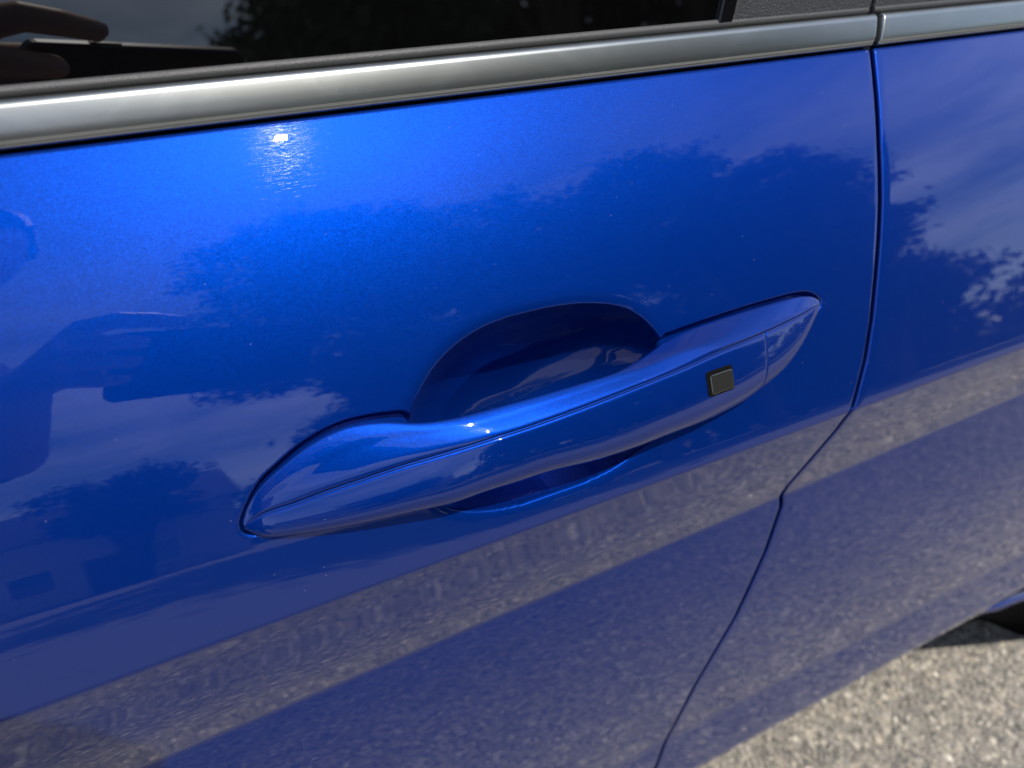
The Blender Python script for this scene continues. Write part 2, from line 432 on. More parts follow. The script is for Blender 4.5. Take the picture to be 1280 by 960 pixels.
def panel(name, x_of, ncols_dense, left_edge, right_edge, seat=False):
    """grid over rows x columns, hem turned in at the gap side"""
    Pp, U = np.meshgrid(rows, ncols_dense, indexing='ij'); Aa = Pp
    for _ in range(8):          # rows follow the creases along the car
        X = x_of(U, Aa); Aa = Aa + Pp - slide(X, Aa)
    X = x_of(U, Aa)
    D = dent(X, Aa) if seat else 0.0
    G = surf(X, Aa, -D)
    return G, X, Aa


def hem(X_edge, A_edge, sgn):
    """columns that turn the panel edge inwards; sgn +1 when the gap lies towards +x"""
    cols = []
    for dx, h in ((.0003, -.00005), (.0007, -.0003), (.0010, -.0008), (.0011, -.0018), (.0011, -.014)):
        cols.append(surf(X_edge + sgn * dx, A_edge, h))
    return np.stack(cols, 1)


HALF = 0.0026
# door: columns from XL to the gap
xref = 0.335
uc = np.concatenate([np.arange(XL, HX0, .012), np.arange(HX0, HX1, .00062), np.linspace(HX1, xref, 14)])


def door_x(U, Aa):
    g = gapx(Aa) - HALF
    s = np.clip((U - 0.20) / (xref - 0.20), 0, 1)          # only the strip by the gap is sheared
    s2 = np.where(U < 0.20, 0, s)
    far = np.clip((Aa - 52) / 6, 0, 1)
    lin = XL + (U - XL) * (g - XL) / (xref - XL)
    near = U + s2 * (g - xref)
    k = far * far * (3 - 2 * far)
    return (1 - k) * near + k * lin


Gd, Xd, Ad = panel("rear_door", door_x, uc, None, None, seat=True)
G = np.concatenate([Gd, hem(Xd[:, -1], Ad[:, -1], 1)], 1)
# bottom return
def bottom_return(G):
    last = G[-1]; ex = []
    for dy, dz in ((.001, -.0012), (.003, -.002), (.006, -.0022), (.05, .0)):
        ex.append(last + np.array([0, dy, dz]))
    top = G[0]; tp = [top + np.array([0, d_, z_]) for d_, z_ in ((.012, -.006), (.0022, -.0016), (.0008, -.0003))]
    return np.concatenate([np.stack(tp), G, np.stack(ex)], 0)


door = grid_obj("rear_door", bottom_return(G), PAINT, car, flip=True)
# quarter panel
uq = np.concatenate([np.arange(0, .1, .004), np.arange(.1, 1.001, .02)])


def q_x(U, Aa):
    g = gapx(Aa) + HALF; return g + U * (XR - g)


Gq, Xq, Aq = panel("rear_quarter_panel", q_x, uq, None, None)
G = np.concatenate([hem(Xq[:, 0], Aq[:, 0], -1)[:, ::-1], Gq], 1)
quarter = grid_obj("rear_quarter_panel", bottom_return(G), PAINT, car, flip=True)
# jamb seen through the door gap
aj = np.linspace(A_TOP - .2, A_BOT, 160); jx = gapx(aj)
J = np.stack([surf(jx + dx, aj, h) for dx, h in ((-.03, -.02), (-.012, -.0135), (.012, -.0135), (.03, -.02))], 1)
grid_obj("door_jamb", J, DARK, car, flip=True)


# ------------------------------------------------------------------ window line
def strip(name, x0f, x1f, prof, mat, parent, n=60, cap=True, **props):
    """extrusion along the car: prof is a list of (a, h); x0f, x1f give the ends per a"""
    cols = []
    for u in np.concatenate([[0, .0006, .003], np.linspace(.015, .985, n), [.997, .9994, 1]]):
        cols.append(np.stack([surf(x0f(a) + u * (x1f(a) - x0f(a)), a, h) for a, h in prof]))
    G = np.stack(cols, 1)
    if cap:     # rounded ends turned inwards
        def endcol(c, sgn): return [c + np.array([sgn * .0004, .0003, 0]), c + np.array([sgn * .0007, .0012, 0]), c + np.array([sgn * .0007, .008, 0])]
        e0 = endcol(G[:, 0], -1)[::-1]; e1 = endcol(G[:, -1], 1)
        G = np.concatenate([np.stack(e0, 1), G, np.stack(e1, 1)], 1)
    return grid_obj(name, G, mat, parent, flip=True, **props)


def at_px(p, h=0.0): return hit(p[0], p[1], h)[:2]


# trim split position
TXL = at_px((1094, 40), .003)[0]; TXR = at_px((1104, 36), .003)[0]
trim_prof = [(12.95, -.004), (13.0, .0004), (13.05, .0013), (13.14, .0022), (13.28, .0029), (13.45, .0034), (13.58, .0036), (13.7, .00367), (14.4, .0038), (15.0, .0038), (15.5, .0035), (15.62, .0033), (15.70, .0026), (15.8, .0027), (15.93, .0022), (15.98, .0012), (16.0, -.004)]
lean = lambda base, k: (lambda a: base + k * (14.5 - a))
strip("belt_trim", lambda a: XL, lean(TXL, .0012), trim_prof, TRIM, door, n=40)
strip("belt_trim", lean(TXR, .0012), lambda a: XR, trim_prof, TRIM, quarter, n=40, label="rear length of satin belt trim past the door gap")
# dark channel between trim and paint
strip("trim_channel", lambda a: XL, lambda a: XR, [(15.3, -.006), (15.9, -.0035), (16.4, -.0035), (17.0, -.008)], DARK, car, n=30, cap=False)
# seal between glass and trim
SX = at_px((1085, 12), .001)[0]; SX2 = at_px((1094, 12), .001)[0]
seal_prof = [(12.2, -.001), (12.24, .0004), (12.30, .0011), (12.42, .0015), (12.6, .0017), (12.78, .0017), (12.86, .0012), (12.92, .0004), (13.05, -.001), (13.3, -.004)]
strip("window_seal", lambda a: XL, lambda a: SX, seal_prof, SEAL, door, n=50)
strip("window_seal", lambda a: SX2, lambda a: XR, seal_prof, SEAL, quarter, n=30)
# glass, divider bar, grained pillar covers
bar_l = hit(897, 26)[0]; bar_lt = hit(906, 0)[0]
ba = hit(897, 26)[1]; bat = hit(906, 0)[1]
slope = (bar_lt - bar_l) / (bat - ba)
barx = lambda off: (lambda a: bar_l + (a - ba) * slope * .6 + off)
up = [(-38, 0), (-20, 0), (0, 0), (6, 0), (9, 0), (11, 0), (12, 0), (12.3, 0), (12.44, 0)]
strip("window_glass", lambda a: XL, barx(.004), up, GLASS, door, n=30, cap=False)
strip("window_divider", barx(0), barx(.0075), [(a, h + .0022) for a, h in up], GLOSSBLACK, door, n=4)
cov_end = hit(1086, 5)[0]; cov2 = hit(1093, 5)[0]
covx = lambda base: (lambda a: base + (a - 12.0) * slope * .35)
strip("pillar_cover", barx(.009), covx(cov_end), [(a, h + .0014) for a, h in up], GRAIN, door, n=12)
strip("pillar_cover", covx(cov2), lambda a: XR, [(a, h + .0014) for a, h in up], GRAIN, quarter, n=12, label="grained black cover behind the door gap")
aj2 = np.array([-38, 0, 12.5, 14, 16.6])
J = np.stack([surf(covx(cov_end)(aj2) + dx, aj2, h) for dx, h in ((-.02, -.012), (.02, -.012))], 1)
grid_obj("door_jamb", J, DARK, car, flip=True)
# roof over the glass so that the cabin is closed
rt = surf(0, -38)
strip_pts = [(rt[1], rt[2]), (rt[1] + .02, rt[2] + .03), (rt[1] + .12, rt[2] + .07), (rt[1] + .4, rt[2] + .10), (rt[1] + .8, rt[2] + .105)]
G = np.stack([np.array([(x, y, z) for y, z in strip_pts]) for x in np.linspace(XL, XR, 12)], 1)
grid_obj("roof", G, PAINT, car, flip=False)

# ------------------------------------------------------------------ sill at the lower right
def sill():
    up_, lo_ = [], []
    blue_top = [(1196, 775), (1206, 767), (1225, 757), (1250, 748), (1280, 738.5), (1340, 720)]
    blue_bot = [(1196, 776.5), (1206, 771), (1225, 763), (1250, 755.5), (1280, 746), (1340, 728)]
    tan_bot = [(1196, 779), (1206, 776), (1225, 769), (1250, 764), (1280, 752), (1340, 733)]
    blk_bot = [(1222, 771), (1234, 777), (1250, 784), (1266, 791), (1284, 796), (1340, 803)]
    y_out = surf(.75, 73.3)[1] + .004

    def on_y(p, y):
        d = ray(*p); k = y / d[1]; return CAM + d * k
    r0 = [on_y(p, y_out + .012) for p in blue_top]; r1 = [on_y(p, y_out + .001) for p in blue_bot]
    r2 = [on_y(p, y_out + .004) for p in tan_bot]
    b0 = [q + np.array([0, .002, .003]) for q in r2]; b1 = [on_y(p, y_out + .008) for p in blk_bot]
    A_ = np.stack([catmull(r, 40) for r in (r0, r1, r2)]); A_ = np.concatenate([A_, A_[-1:] + np.array([0, .03, .003])])
    grid_obj("sill_lip", A_, PAINT, car, flip=True)
    B_ = np.stack([catmull(r, 40) for r in (b0, b1)]); B_ = np.concatenate([B_[:1] + np.array([0, .02, .01]), B_, B_[-1:] + np.array([0, .08, .0])])
    grid_obj("sill_trim", B_, simple("matt_black_plastic", (.004, .004, .004), .9, spec=0.0), car, flip=True, label="black lower sill moulding under the blue lip")


sill()
# inner wall that closes the body behind the panels
mesh_obj("underbody", [(XL, .30, .30), (XR, .30, .30), (XR, 1.6, .30), (XL, 1.6, .30), (XL, .30, .62), (XR, .30, .62)], [(0, 1, 2, 3), (0, 4, 5, 1)], DARK, car, smooth=False)

# ------------------------------------------------------------------ door handle
ST = [  # U top edge, S crease, B lower edge: (px, py, h mm)
    ((304.5, 654, .8), (305, 657.5, 1.2), (306, 662, .5)),
    ((311, 631, 1.2), (328, 641, 3.2), (332, 672, 1.6)),
    ((328, 607, 1.8), (365, 629, 5.0), (372, 668, 3.4)),
    ((351, 585, 2.2), (407, 613, 7.2), (418, 661, 5.5)),
    ((386, 557, 2.6), (455, 597, 9.8), (468, 651, 8.0)),
    ((430, 535, 3.8), (505, 580, 12.6), (520, 639, 10.5)),
    ((478, 528, 6.2), (550, 567, 15.2), (566, 629, 12.5)),
    ((520, 529.5, 9.2), (590, 555, 17.4), (608, 614, 14)),
    ((560, 525, 11.4), (628, 543, 18.9), (648, 602, 14.5)),
    ((605, 514, 12.6), (668, 530, 19.6), (690, 588, 15)),
    ((660, 499, 13.8), (715, 513, 20), (738, 577, 15)),
    ((722, 481, 14.2), (770, 492, 19.4), (790, 561, 14)),
    ((780, 463, 13.6), (818, 473, 18.2), (838, 542, 12.5)),
    ((829, 431, 5.5), (862, 455, 16.6), (876, 528, 10.5)),
    ((862, 413, 3), (897, 439, 14.6), (908, 513, 8)),
    ((905, 398, 2), (930, 426, 12.6), (935, 498, 6.5)),
    ((941, 387, 1.6), (958, 414, 10.6), (949, 487, 5.5)),
    ((972, 378, 1.6), (980, 403.5, 8.8), (978, 464, 4)),
    ((997, 371.5, 1.5), (1002, 393, 6.4), (1000, 434, 3)),
    ((1014, 371, 1.4), (1016, 384.5, 4), (1014, 407, 2)),
    ((1023, 375, 1.0), (1024.5, 379.5, 1.5), (1023.5, 387, .6)),
]
NS = 220
Pu, Ps, Pb = (np.array([hit(s[k][0], s[k][1], s[k][2] / 1000)[2] for s in ST]) for k in range(3))


def para(P3):   # common parameter: station index, splined
    n = len(P3); out = []
    for s in np.linspace(0, n - 1, NS):
        i = min(int(s), n - 2); u = s - i
        g = lambda j: P3[j] if 0 <= j < n else (2 * P3[0] - P3[1] if j < 0 else 2 * P3[-1] - P3[-2])
        p0, p1, p2, p3 = g(i - 1), g(i), g(i + 1), g(i + 2)
        out.append(.5 * (2 * p1 + (p2 - p0) * u + (2 * p0 - 5 * p1 + 4 * p2 - p3) * u * u + (3 * p1 - p0 - 3 * p2 + p3) * u ** 3))
    return np.array(out)


def smooth_line(P, k):
    for _ in range(k):
        P = P.copy(); P[1:-1] = .25 * P[:-2] + .5 * P[1:-1] + .25 * P[2:]
    return P


MID = {13: (838, 444.5, 13), 14: (872, 434.5, 12.8), 15: (912, 423, 11.2), 16: (948, 410, 9.3), 17: (974, 400.5, 7.6), 18: (1000, 388.5, 5.2), 19: (1015, 381, 3.2), 20: (1024, 377.2, 1.3)}
Pm = np.array([hit(MID[i][0], MID[i][1], MID[i][2] / 1000)[2] if i in MID else Pu[i] + .34 * (Ps[i] - Pu[i]) for i in range(len(ST))])
Lm = None
Lu, Ls, Lb = (smooth_line(para(P), 14) for P in (Pu, Ps, Pb))
st_pos = np.linspace(0, len(ST) - 1, NS); Lm = smooth_line(para(Pm), 14)
# outward normal of the body under the handle
t_h = np.radians(27.0); NV = np.array([0, -math.cos(t_h), math.sin(t_h)]); DN = np.array([0, -math.sin(t_h), -math.cos(t_h)])


def unit(v): return v / np.maximum(np.linalg.norm(v, axis=-1, keepdims=True), 1e-9)


def seg_curve(A, B, b, us):
    return [A + (B - A) * u + NV * (b * 4 * u * (1 - u))[:, None] for u in us]


lt = np.linalg.norm(Ls - Lu, axis=1); lf = np.linalg.norm(Lb - Ls, axis=1)
bez = np.clip((st_pos - 12.3) / 2.0, 0, 1); bez = bez * bez * (3 - 2 * bez)       # flat upper face of the fixed end
end_k = np.clip(np.minimum(st_pos / 1.2, (len(ST) - 1 - st_pos) / 1.2), 0, 1)      # taper of details at the tips
et = unit(Ls - Lu); ef = unit(Lb - Ls)
bt = lt * (0.06 * (1 - bez) + 0.13 * bez)
Lm = Lm + NV * (lt * .012 * (1 - bez))[:, None]
top = [Lu, Lu + .12 * (Lm - Lu) + NV * (lt * .006)[:, None], Lu + .3 * (Lm - Lu) + NV * (lt * .010)[:, None], Lu + .5 * (Lm - Lu) + NV * (lt * .012)[:, None], Lu + .7 * (Lm - Lu) + NV * (lt * .011)[:, None],
       Lu + .86 * (Lm - Lu) + NV * (lt * .012)[:, None], Lm + .06 * (Ls - Lm) + NV * (lt * .004)[:, None], Lm + .22 * (Ls - Lm) + NV * (lt * .008)[:, None], Lm + .42 * (Ls - Lm) + NV * (lt * .012)[:, None], Lm + .64 * (Ls - Lm) + NV * (lt * .013)[:, None], Lm + .84 * (Ls - Lm) + NV * (lt * .014)[:, None]]
mm = (end_k * 0.00072)[:, None]
back = [Lu - NV * .012 - DN * -.006, Lu - NV * .006 + DN * .0012, Lu - NV * .0022 + DN * .0002, Lu - NV * .0007 - DN * .0002]
crease = [Ls - et * .9 * mm, Ls - et * .35 * mm - NV * .15 * mm, Ls - et * .12 * mm - NV * .6 * mm, Ls - et * .1 * mm - NV * 3.0 * mm]
NE = int(round(16 / (len(ST) - 1) * (NS - 1)))     # last station of the moving grip
handle = grid_obj("door_handle", np.stack(back + top + crease, 0), PAINT, car, flip=False,
                  label="blue grab handle with seam along its front and square black button")
usf = np.array([.05, .10, .16, .24, .34, .45, .56, .66, .74, .81, .87, .92, .96, 1.0])
fr_start = [Ls + ef * .36 * mm - NV * 3 * mm, Ls + ef * .36 * mm - NV * .6 * mm, Ls + ef * .56 * mm - NV * .15 * mm, Ls + ef * 1.05 * mm + NV * .08 * mm,
            Ls + ef * 1.5 * mm + NV * .16 * mm, Ls + ef * 1.75 * mm - NV * .1 * mm, Ls + ef * 1.95 * mm - NV * .45 * mm, Ls + ef * 2.2 * mm - NV * .1 * mm]
_f0 = Ls + ef * 2.2 * mm
front = [_f0 + (Lb - _f0) * u + NV * (lf * (.24 * u - .05 * u * u - .19 * u ** 6))[:, None] for u in usf]   # flat face that rolls under at its lower edge
rl = np.minimum(1.0, lf / .02)[:, None]
under = [Lb - NV * .0012 * rl + DN * .0003 * rl, Lb - NV * .003 * rl - DN * .0003 * rl, Lb - NV * .006 * rl - DN * .003 * rl, Lb - NV * .010 * rl - DN * .010 * rl]
FR = np.stack(fr_start + front + under, 0)


def with_ends(Gm, a_end, b_end):
    """turn the cut ends inwards"""
    cols = [Gm]
    if a_end:
        e = unit(Gm[:, 1] - Gm[:, 0]); c = Gm[:, 0] + e * .0003; Gm = Gm.copy(); Gm[:, 0] = c; cols = [Gm]
        cols.insert(0, np.stack([c - e * .0003 - NV * .004, c - e * .0003 - NV * .0008, c - e * .0001 - NV * .0002], 1))
    if b_end:
        e = unit(Gm[:, -1] - Gm[:, -2]); c = Gm[:, -1] - e * .0003; Gm = Gm.copy(); Gm[:, -1] = c; cols[-1] = Gm
        cols.append(np.stack([c + e * .0001 - NV * .0002, c + e * .0003 - NV * .0008, c + e * .0003 - NV * .004], 1))
    return np.concatenate(cols, 1)


cover = grid_obj("front_cover", with_ends(FR[:, :NE + 1], False, True), PAINT, handle, flip=False)
capm = grid_obj("end_cap", with_ends(FR[:, NE:], True, False), PAINT, handle, flip=False, label="fixed rear end cap of the handle")

# square lock button, set in the front cover
deps = None
bm = bmesh.new(); bm.from_mesh(cover.data); tree = BVHTree.FromBMesh(bm); bm.free()


def on_cover(px, py):
    d = Vector(ray(px, py)); loc, nor, _, _ = tree.ray_cast(Vector(CAM), d)
    return np.array(loc)


bq = [on_cover(*p) for p in ((888, 467), (914, 459), (914, 483), (884, 495))]
ctr = sum(bq) / 4; ex = unit((bq[1] + bq[2]) / 2 - (bq[0] + bq[3]) / 2); nrm = unit(np.cross(ex, (bq[0] + bq[1] - bq[2] - bq[3])));
if nrm[1] > 0: nrm = -nrm
ey = np.cross(nrm, ex)
hwid = .5 * np.linalg.norm((bq[1] + bq[2]) / 2 - (bq[0] + bq[3]) / 2); hhei = .5 * np.linalg.norm((bq[0] + bq[1]) / 2 - (bq[2] + bq[3]) / 2)


def rounded_plate(name, hw, hh, rc, z0, z1, bev, mat, parent, **props):
    V, F = [], []; ring = []
    for k, (sx, sy, a0) in enumerate(((1, 1, 0), (-1, 1, 90), (-1, -1, 180), (1, -1, 270))):
        for q in range(6):
            th = math.radians(a0 + q * 18); ring.append((sx * (hw - rc) + rc * math.cos(th), sy * (hh - rc) + rc * math.sin(th)))
    n = len(ring); levels = [(z0, 0), (z1 - bev, 0), (z1 - .3 * bev, .3 * bev), (z1, bev)]
    for z, ins in levels:
        for u, v in ring: V.append(ctr + ex * u * (1 - ins / hw) + ey * v * (1 - ins / hh) + nrm * z)
    for l in range(len(levels) - 1):
        for i in range(n): j = (i + 1) % n; F.append((l * n + i, l * n + j, (l + 1) * n + j, (l + 1) * n + i))
    F.append(tuple((len(levels) - 1) * n + i for i in range(n)))
    o = mesh_obj(name, V, F, mat, parent, smooth=False, **props)
    return o


rounded_plate("button_bezel", hwid + .0012, hhei + .0012, .0018, -.004, .0004, .0002, DARK, handle)
ctr = ctr + ex * .0006 - ey * .0005
rounded_plate("lock_button", hwid - .0002, hhei - .0002, .0014, -.004, .0011, .0004, BUTTON, handle)


# ------------------------------------------------------------------ the photographer and what the paint mirrors
NAIL = simple("finger_nail", (.62, .42, .35), .3)
SKIN = simple("skin", (0.58, 0.36, 0.26), 0.45); SHIRT = simple("dark_red_shirt", (0.10, 0.012, 0.015), 0.85, bump=(300, .001, .5)); JEANS = simple("dark_trousers", (0.02, 0.024, 0.04), 0.9)
HAIR = simple("dark_hair", (0.02, 0.014, 0.01), 0.6); SHOE = simple("black_shoes", (0.015, 0.015, 0.015), 0.6)


def skinned(name, pts, edges, radii, mat, parent, sub=2, root=0):
    me = bpy.data.meshes.new(name); me.from_pydata(pts, edges, []); me.materials.append(mat)
    o = link(bpy.data.objects.new(name, me), parent)
    md = o.modifiers.new("skin", 'SKIN'); md.use_smooth_shade = True
    sv = me.skin_vertices[0].data if me.skin_vertices else None
    if sv is None:
        bm_ = bmesh.new(); bm_.from_mesh(me); bm_.verts.layers.skin.verify(); bm_.to_mesh(me); bm_.free(); sv = me.skin_vertices[0].data
    for i, r in enumerate(radii):
        sv[i].radius = r if isinstance(r, tuple) else (r, r); sv[i].use_root = (i == root)
    ss = o.modifiers.new("subsurf", 'SUBSURF'); ss.levels = sub; ss.render_levels = sub
    return o


def person():
    px, py = -0.62, -0.62
    P = bpy.data.objects.new("person", None); P.location = (px, py, 0)
    link(P, label="person in dark red shirt and dark trousers leaning in to photograph the door", category="person")

    def L(p): return (p[0] - px, p[1] - py, p[2])
    # body: pelvis, spine, neck, head base, legs, arms
    J = dict(pel=(-.62, -.66, .93), sp=(-.58, -.62, 1.12), ch=(-.50, -.55, 1.32), nb=(-.42, -.46, 1.46), nk=(-.37, -.41, 1.53), hd=(-.31, -.36, 1.60),
             hl=(-.52, -.67, .88), kl=(-.52, -.60, .48), al=(-.50, -.66, .09), tl=(-.48, -.52, .035),
             hr=(-.72, -.65, .88), kr=(-.76, -.62, .48), ar=(-.78, -.72, .09), tr=(-.79, -.58, .035),
             sl=(-.33, -.56, 1.40), el=(-.33, -.38, 1.04), wl=(-.17, -.12, .95),
             sr=(-.62, -.48, 1.40), er=(-.70, -.30, 1.15), wr=(-.55, -.08, 1.08), hndr=(-.50, -.02, 1.06))
    nm = list(J); ix = {k: i for i, k in enumerate(nm)}
    E = [(ix[a], ix[b]) for a, b in (('pel', 'sp'), ('sp', 'ch'), ('ch', 'nb'), ('nb', 'nk'), ('nk', 'hd'), ('pel', 'hl'), ('hl', 'kl'), ('kl', 'al'), ('al', 'tl'),
         ('pel', 'hr'), ('hr', 'kr'), ('kr', 'ar'), ('ar', 'tr'), ('ch', 'sl'), ('sl', 'el'), ('el', 'wl'), ('ch', 'sr'), ('sr', 'er'), ('er', 'wr'), ('wr', 'hndr'))]
    rad_ = dict(pel=.13, sp=.125, ch=.14, nb=.075, nk=.055, hd=.055, hl=.09, kl=.058, al=.04, tl=.035, hr=.09, kr=.058, ar=.04, tr=.035,
                sl=.065, el=.043, wl=.028, sr=.065, er=.043, wr=.028, hndr=.03)
    body = skinned("body", [L(J[k]) for k in nm], E, [rad_[k] for k in nm], SHIRT, P)
    # head with brow, nose, chin and ears as one mesh
    c = np.array((-.285, -.335, 1.665)); face = unit(np.array((.30, .62, -.55))); upv = unit(np.array((.15, .55, .80)) - face * (np.array((.15, .55, .80)) @ face)); side = np.cross(face, upv)
    V, F = [], []; nu, nv = 36, 24
    for i in range(nv + 1):
        ph = math.pi * i / nv
        for j in range(nu):
            th = 2 * math.pi * j / nu; s_, f_, u_ = math.sin(ph) * math.sin(th), math.sin(ph) * math.cos(th), math.cos(ph)
            R = np.array([.074 * s_, .094 * f_, .116 * u_])
            if f_ > 0 and u_ < 0: R[0] *= 1 + .22 * u_
            nose = .022 * math.exp(-((s_ / .16) ** 2)) * math.exp(-(((u_ + .12) / .17) ** 2)) * (f_ > 0)
            brow = .005 * math.exp(-(((u_ - .16) / .09) ** 2)) * (f_ > .3); eye = -.007 * math.exp(-(((abs(s_) - .36) / .14) ** 2)) * math.exp(-(((u_ - .03) / .09) ** 2)) * (f_ > .3)
            mouth = -.004 * math.exp(-((s_ / .3) ** 2)) * math.exp(-(((u_ + .5) / .04) ** 2)) * (f_ > .2); ear = .016 * math.exp(-(((abs(s_) - 1) / .12) ** 2)) * math.exp(-(((u_ + .02) / .2) ** 2)) * math.exp(-((f_ / .2) ** 2))
            R[1] += nose + brow + eye + mouth; R[0] += ear * np.sign(s_)
            V.append(L(c + side * R[0] + face * R[1] + upv * R[2]))
    for i in range(nv):
        for j in range(nu):
            a_ = i * nu + j; b_ = i * nu + (j + 1) % nu; F.append((a_, a_ + nu, b_ + nu, b_))
    mesh_obj("head", V, F, SKIN, P)
    # short hair: a shell over the crown with a broken edge
    V2, F2 = [], []
    for i in range(13):
        ph = math.pi * .56 * i / 12
        for j in range(nu):
            th = 2 * math.pi * j / nu; s_, f_, u_ = math.sin(ph) * math.sin(th), math.sin(ph) * math.cos(th), math.cos(ph)
            if f_ > .55: u_ = max(u_, .42); 
            k = 1.09 + .03 * random.random(); V2.append(L(c + side * .076 * s_ * k + face * (.096 * f_ * k - .006) + upv * .118 * u_ * k))
    for i in range(12):
        for j in range(nu):
            a_ = i * nu + j; b_ = i * nu + (j + 1) % nu; F2.append((a_, a_ + nu, b_ + nu, b_))
    mesh_obj("hair", V2, F2, HAIR, P)
    # trousers and shoes over the body
    tj = [(-.62, -.66, .98), (-.62, -.66, .92), (-.52, -.67, .86), (-.52, -.60, .48), (-.50, -.66, .12), (-.72, -.65, .86), (-.76, -.62, .48), (-.78, -.72, .12)]
    skinned("trousers", [L(p) for p in tj], [(0, 1), (1, 2), (2, 3), (3, 4), (1, 5), (5, 6), (6, 7)], [.145, .145, .105, .072, .058, .105, .072, .058], JEANS, P, root=1)
    for a_, b_ in (((-.50, -.70, .045), (-.47, -.47, .035)), ((-.78, -.76, .045), (-.79, -.53, .035))):
        m_ = tuple((np.array(a_) + np.array(b_)) / 2); skinned("shoe", [L(a_), L(m_), L(b_)], [(0, 1), (1, 2)], [(.04, .045), (.048, .05), (.04, .035)], SHOE, P)
    # left hand: palm and five fingers wrapped round the near end of the phone
    fw = BAS[:, 2]; rt_ = BAS[:, 0]; uu = BAS[:, 1]      # phone axes: it faces the door

    def H(r, u, f): return L(CAM + rt_ * r + uu * u + fw * f)
    wr = np.array((-.17, -.12, .95)) - CAM; wr = (float(rt_ @ wr), float(uu @ wr), float(fw @ wr))
    kn = [(-.090, .030, -.018), (-.097, .013, -.017), (-.099, -.005, -.017), (-.096, -.022, -.018)]
    tips = [[(-.070, .0375, -.013), (-.047, .036, -.010), (-.026, .0325, -.010)],
            [(-.095, .016, .001), (-.076, .014, .0025), (-.057, .012, .0005)],
            [(-.096, -.004, .001), (-.077, -.006, .0025), (-.060, -.0075, .0005)],
            [(-.093, -.0225, -.001), (-.078, -.0245, .0015), (-.066, -.026, -.0005)]]
    base = (-.120, -.030, -.034)
    caps = [(wr, base, .026, .021)]
    for i in range(4):
        k_ = (1, 1.04, .98, .86)[i]
        caps.append((base, kn[i], .0165, .0108 * k_)); pts_ = [kn[i]] + tips[i]; rr_ = [.0104 * k_, .0094 * k_, .0088 * k_, .0076 * k_]
        for q in range(3): caps.append((pts_[q], pts_[q + 1], rr_[q], rr_[q + 1]))
    for i in range(3): caps.append((kn[i], kn[i + 1], .0098, .0098))
    for q_ in (((base, (-.108, -.008, -.040)), (.017, .0135)), (((-.108, -.008, -.040), (-.086, .003, -.034)), (.0135, .0108)), (((-.086, .003, -.034), (-.060, .008, -.0275)), (.0108, .0085))):
        caps.append((q_[0][0], q_[0][1], q_[1][0], q_[1][1]))
    bmh = bmesh.new()
    for p0, p1, r0_, r1_ in caps:       # tapered limbs that a voxel remesh fuses into one skin
        p0 = np.array(p0); p1 = np.array(p1); n_ = max(3, int(np.linalg.norm(p1 - p0) / .003))
        for u in np.linspace(0, 1, n_):
            c_ = p0 + (p1 - p0) * u; bmesh.ops.create_icosphere(bmh, subdivisions=2, radius=r0_ + (r1_ - r0_) * u, matrix=Matrix.Translation(Vector(H(*c_))))
    me = bpy.data.meshes.new("hand"); bmh.to_mesh(me); bmh.free(); me.materials.append(SKIN)
    ho = link(bpy.data.objects.new("hand", me), P)
    rm = ho.modifiers.new("remesh", 'REMESH'); rm.mode = 'VOXEL'; rm.voxel_size = .0016; rm.use_smooth_shade = True
    sm_ = ho.modifiers.new("smooth", 'SMOOTH'); sm_.iterations = 6; sm_.factor = .5
    # finger nails on the fingers that lie on the phone
    for t_ in range(4):
        c_ = np.array(tips[t_][2]); d_ = unit(c_ - np.array(tips[t_][1])); n_ = np.array((0, .35, .94)) if t_ else np.array((0, .55, .83)); s_ = np.cross(d_, n_)
        Vn, Fn = [], []
        for i in range(5):
            for j in range(5):
                a_, b_ = (i - 2) / 2, (j - 2) / 2
                Vn.append(H(*(c_ + d_ * (.0052 * a_ * (1 - .15 * b_ * b_) + .001) + s_ * .0042 * b_ + n_ * (.0079 - .0017 * b_ * b_ - .0006 * max(a_, 0) ** 2))))
        for i in range(4):
            for j in range(4): Fn.append((i * 5 + j, i * 5 + j + 1, i * 5 + j + 6, i * 5 + j + 5))
        mesh_obj("nail", Vn, Fn, NAIL, ho)
    return P


person()


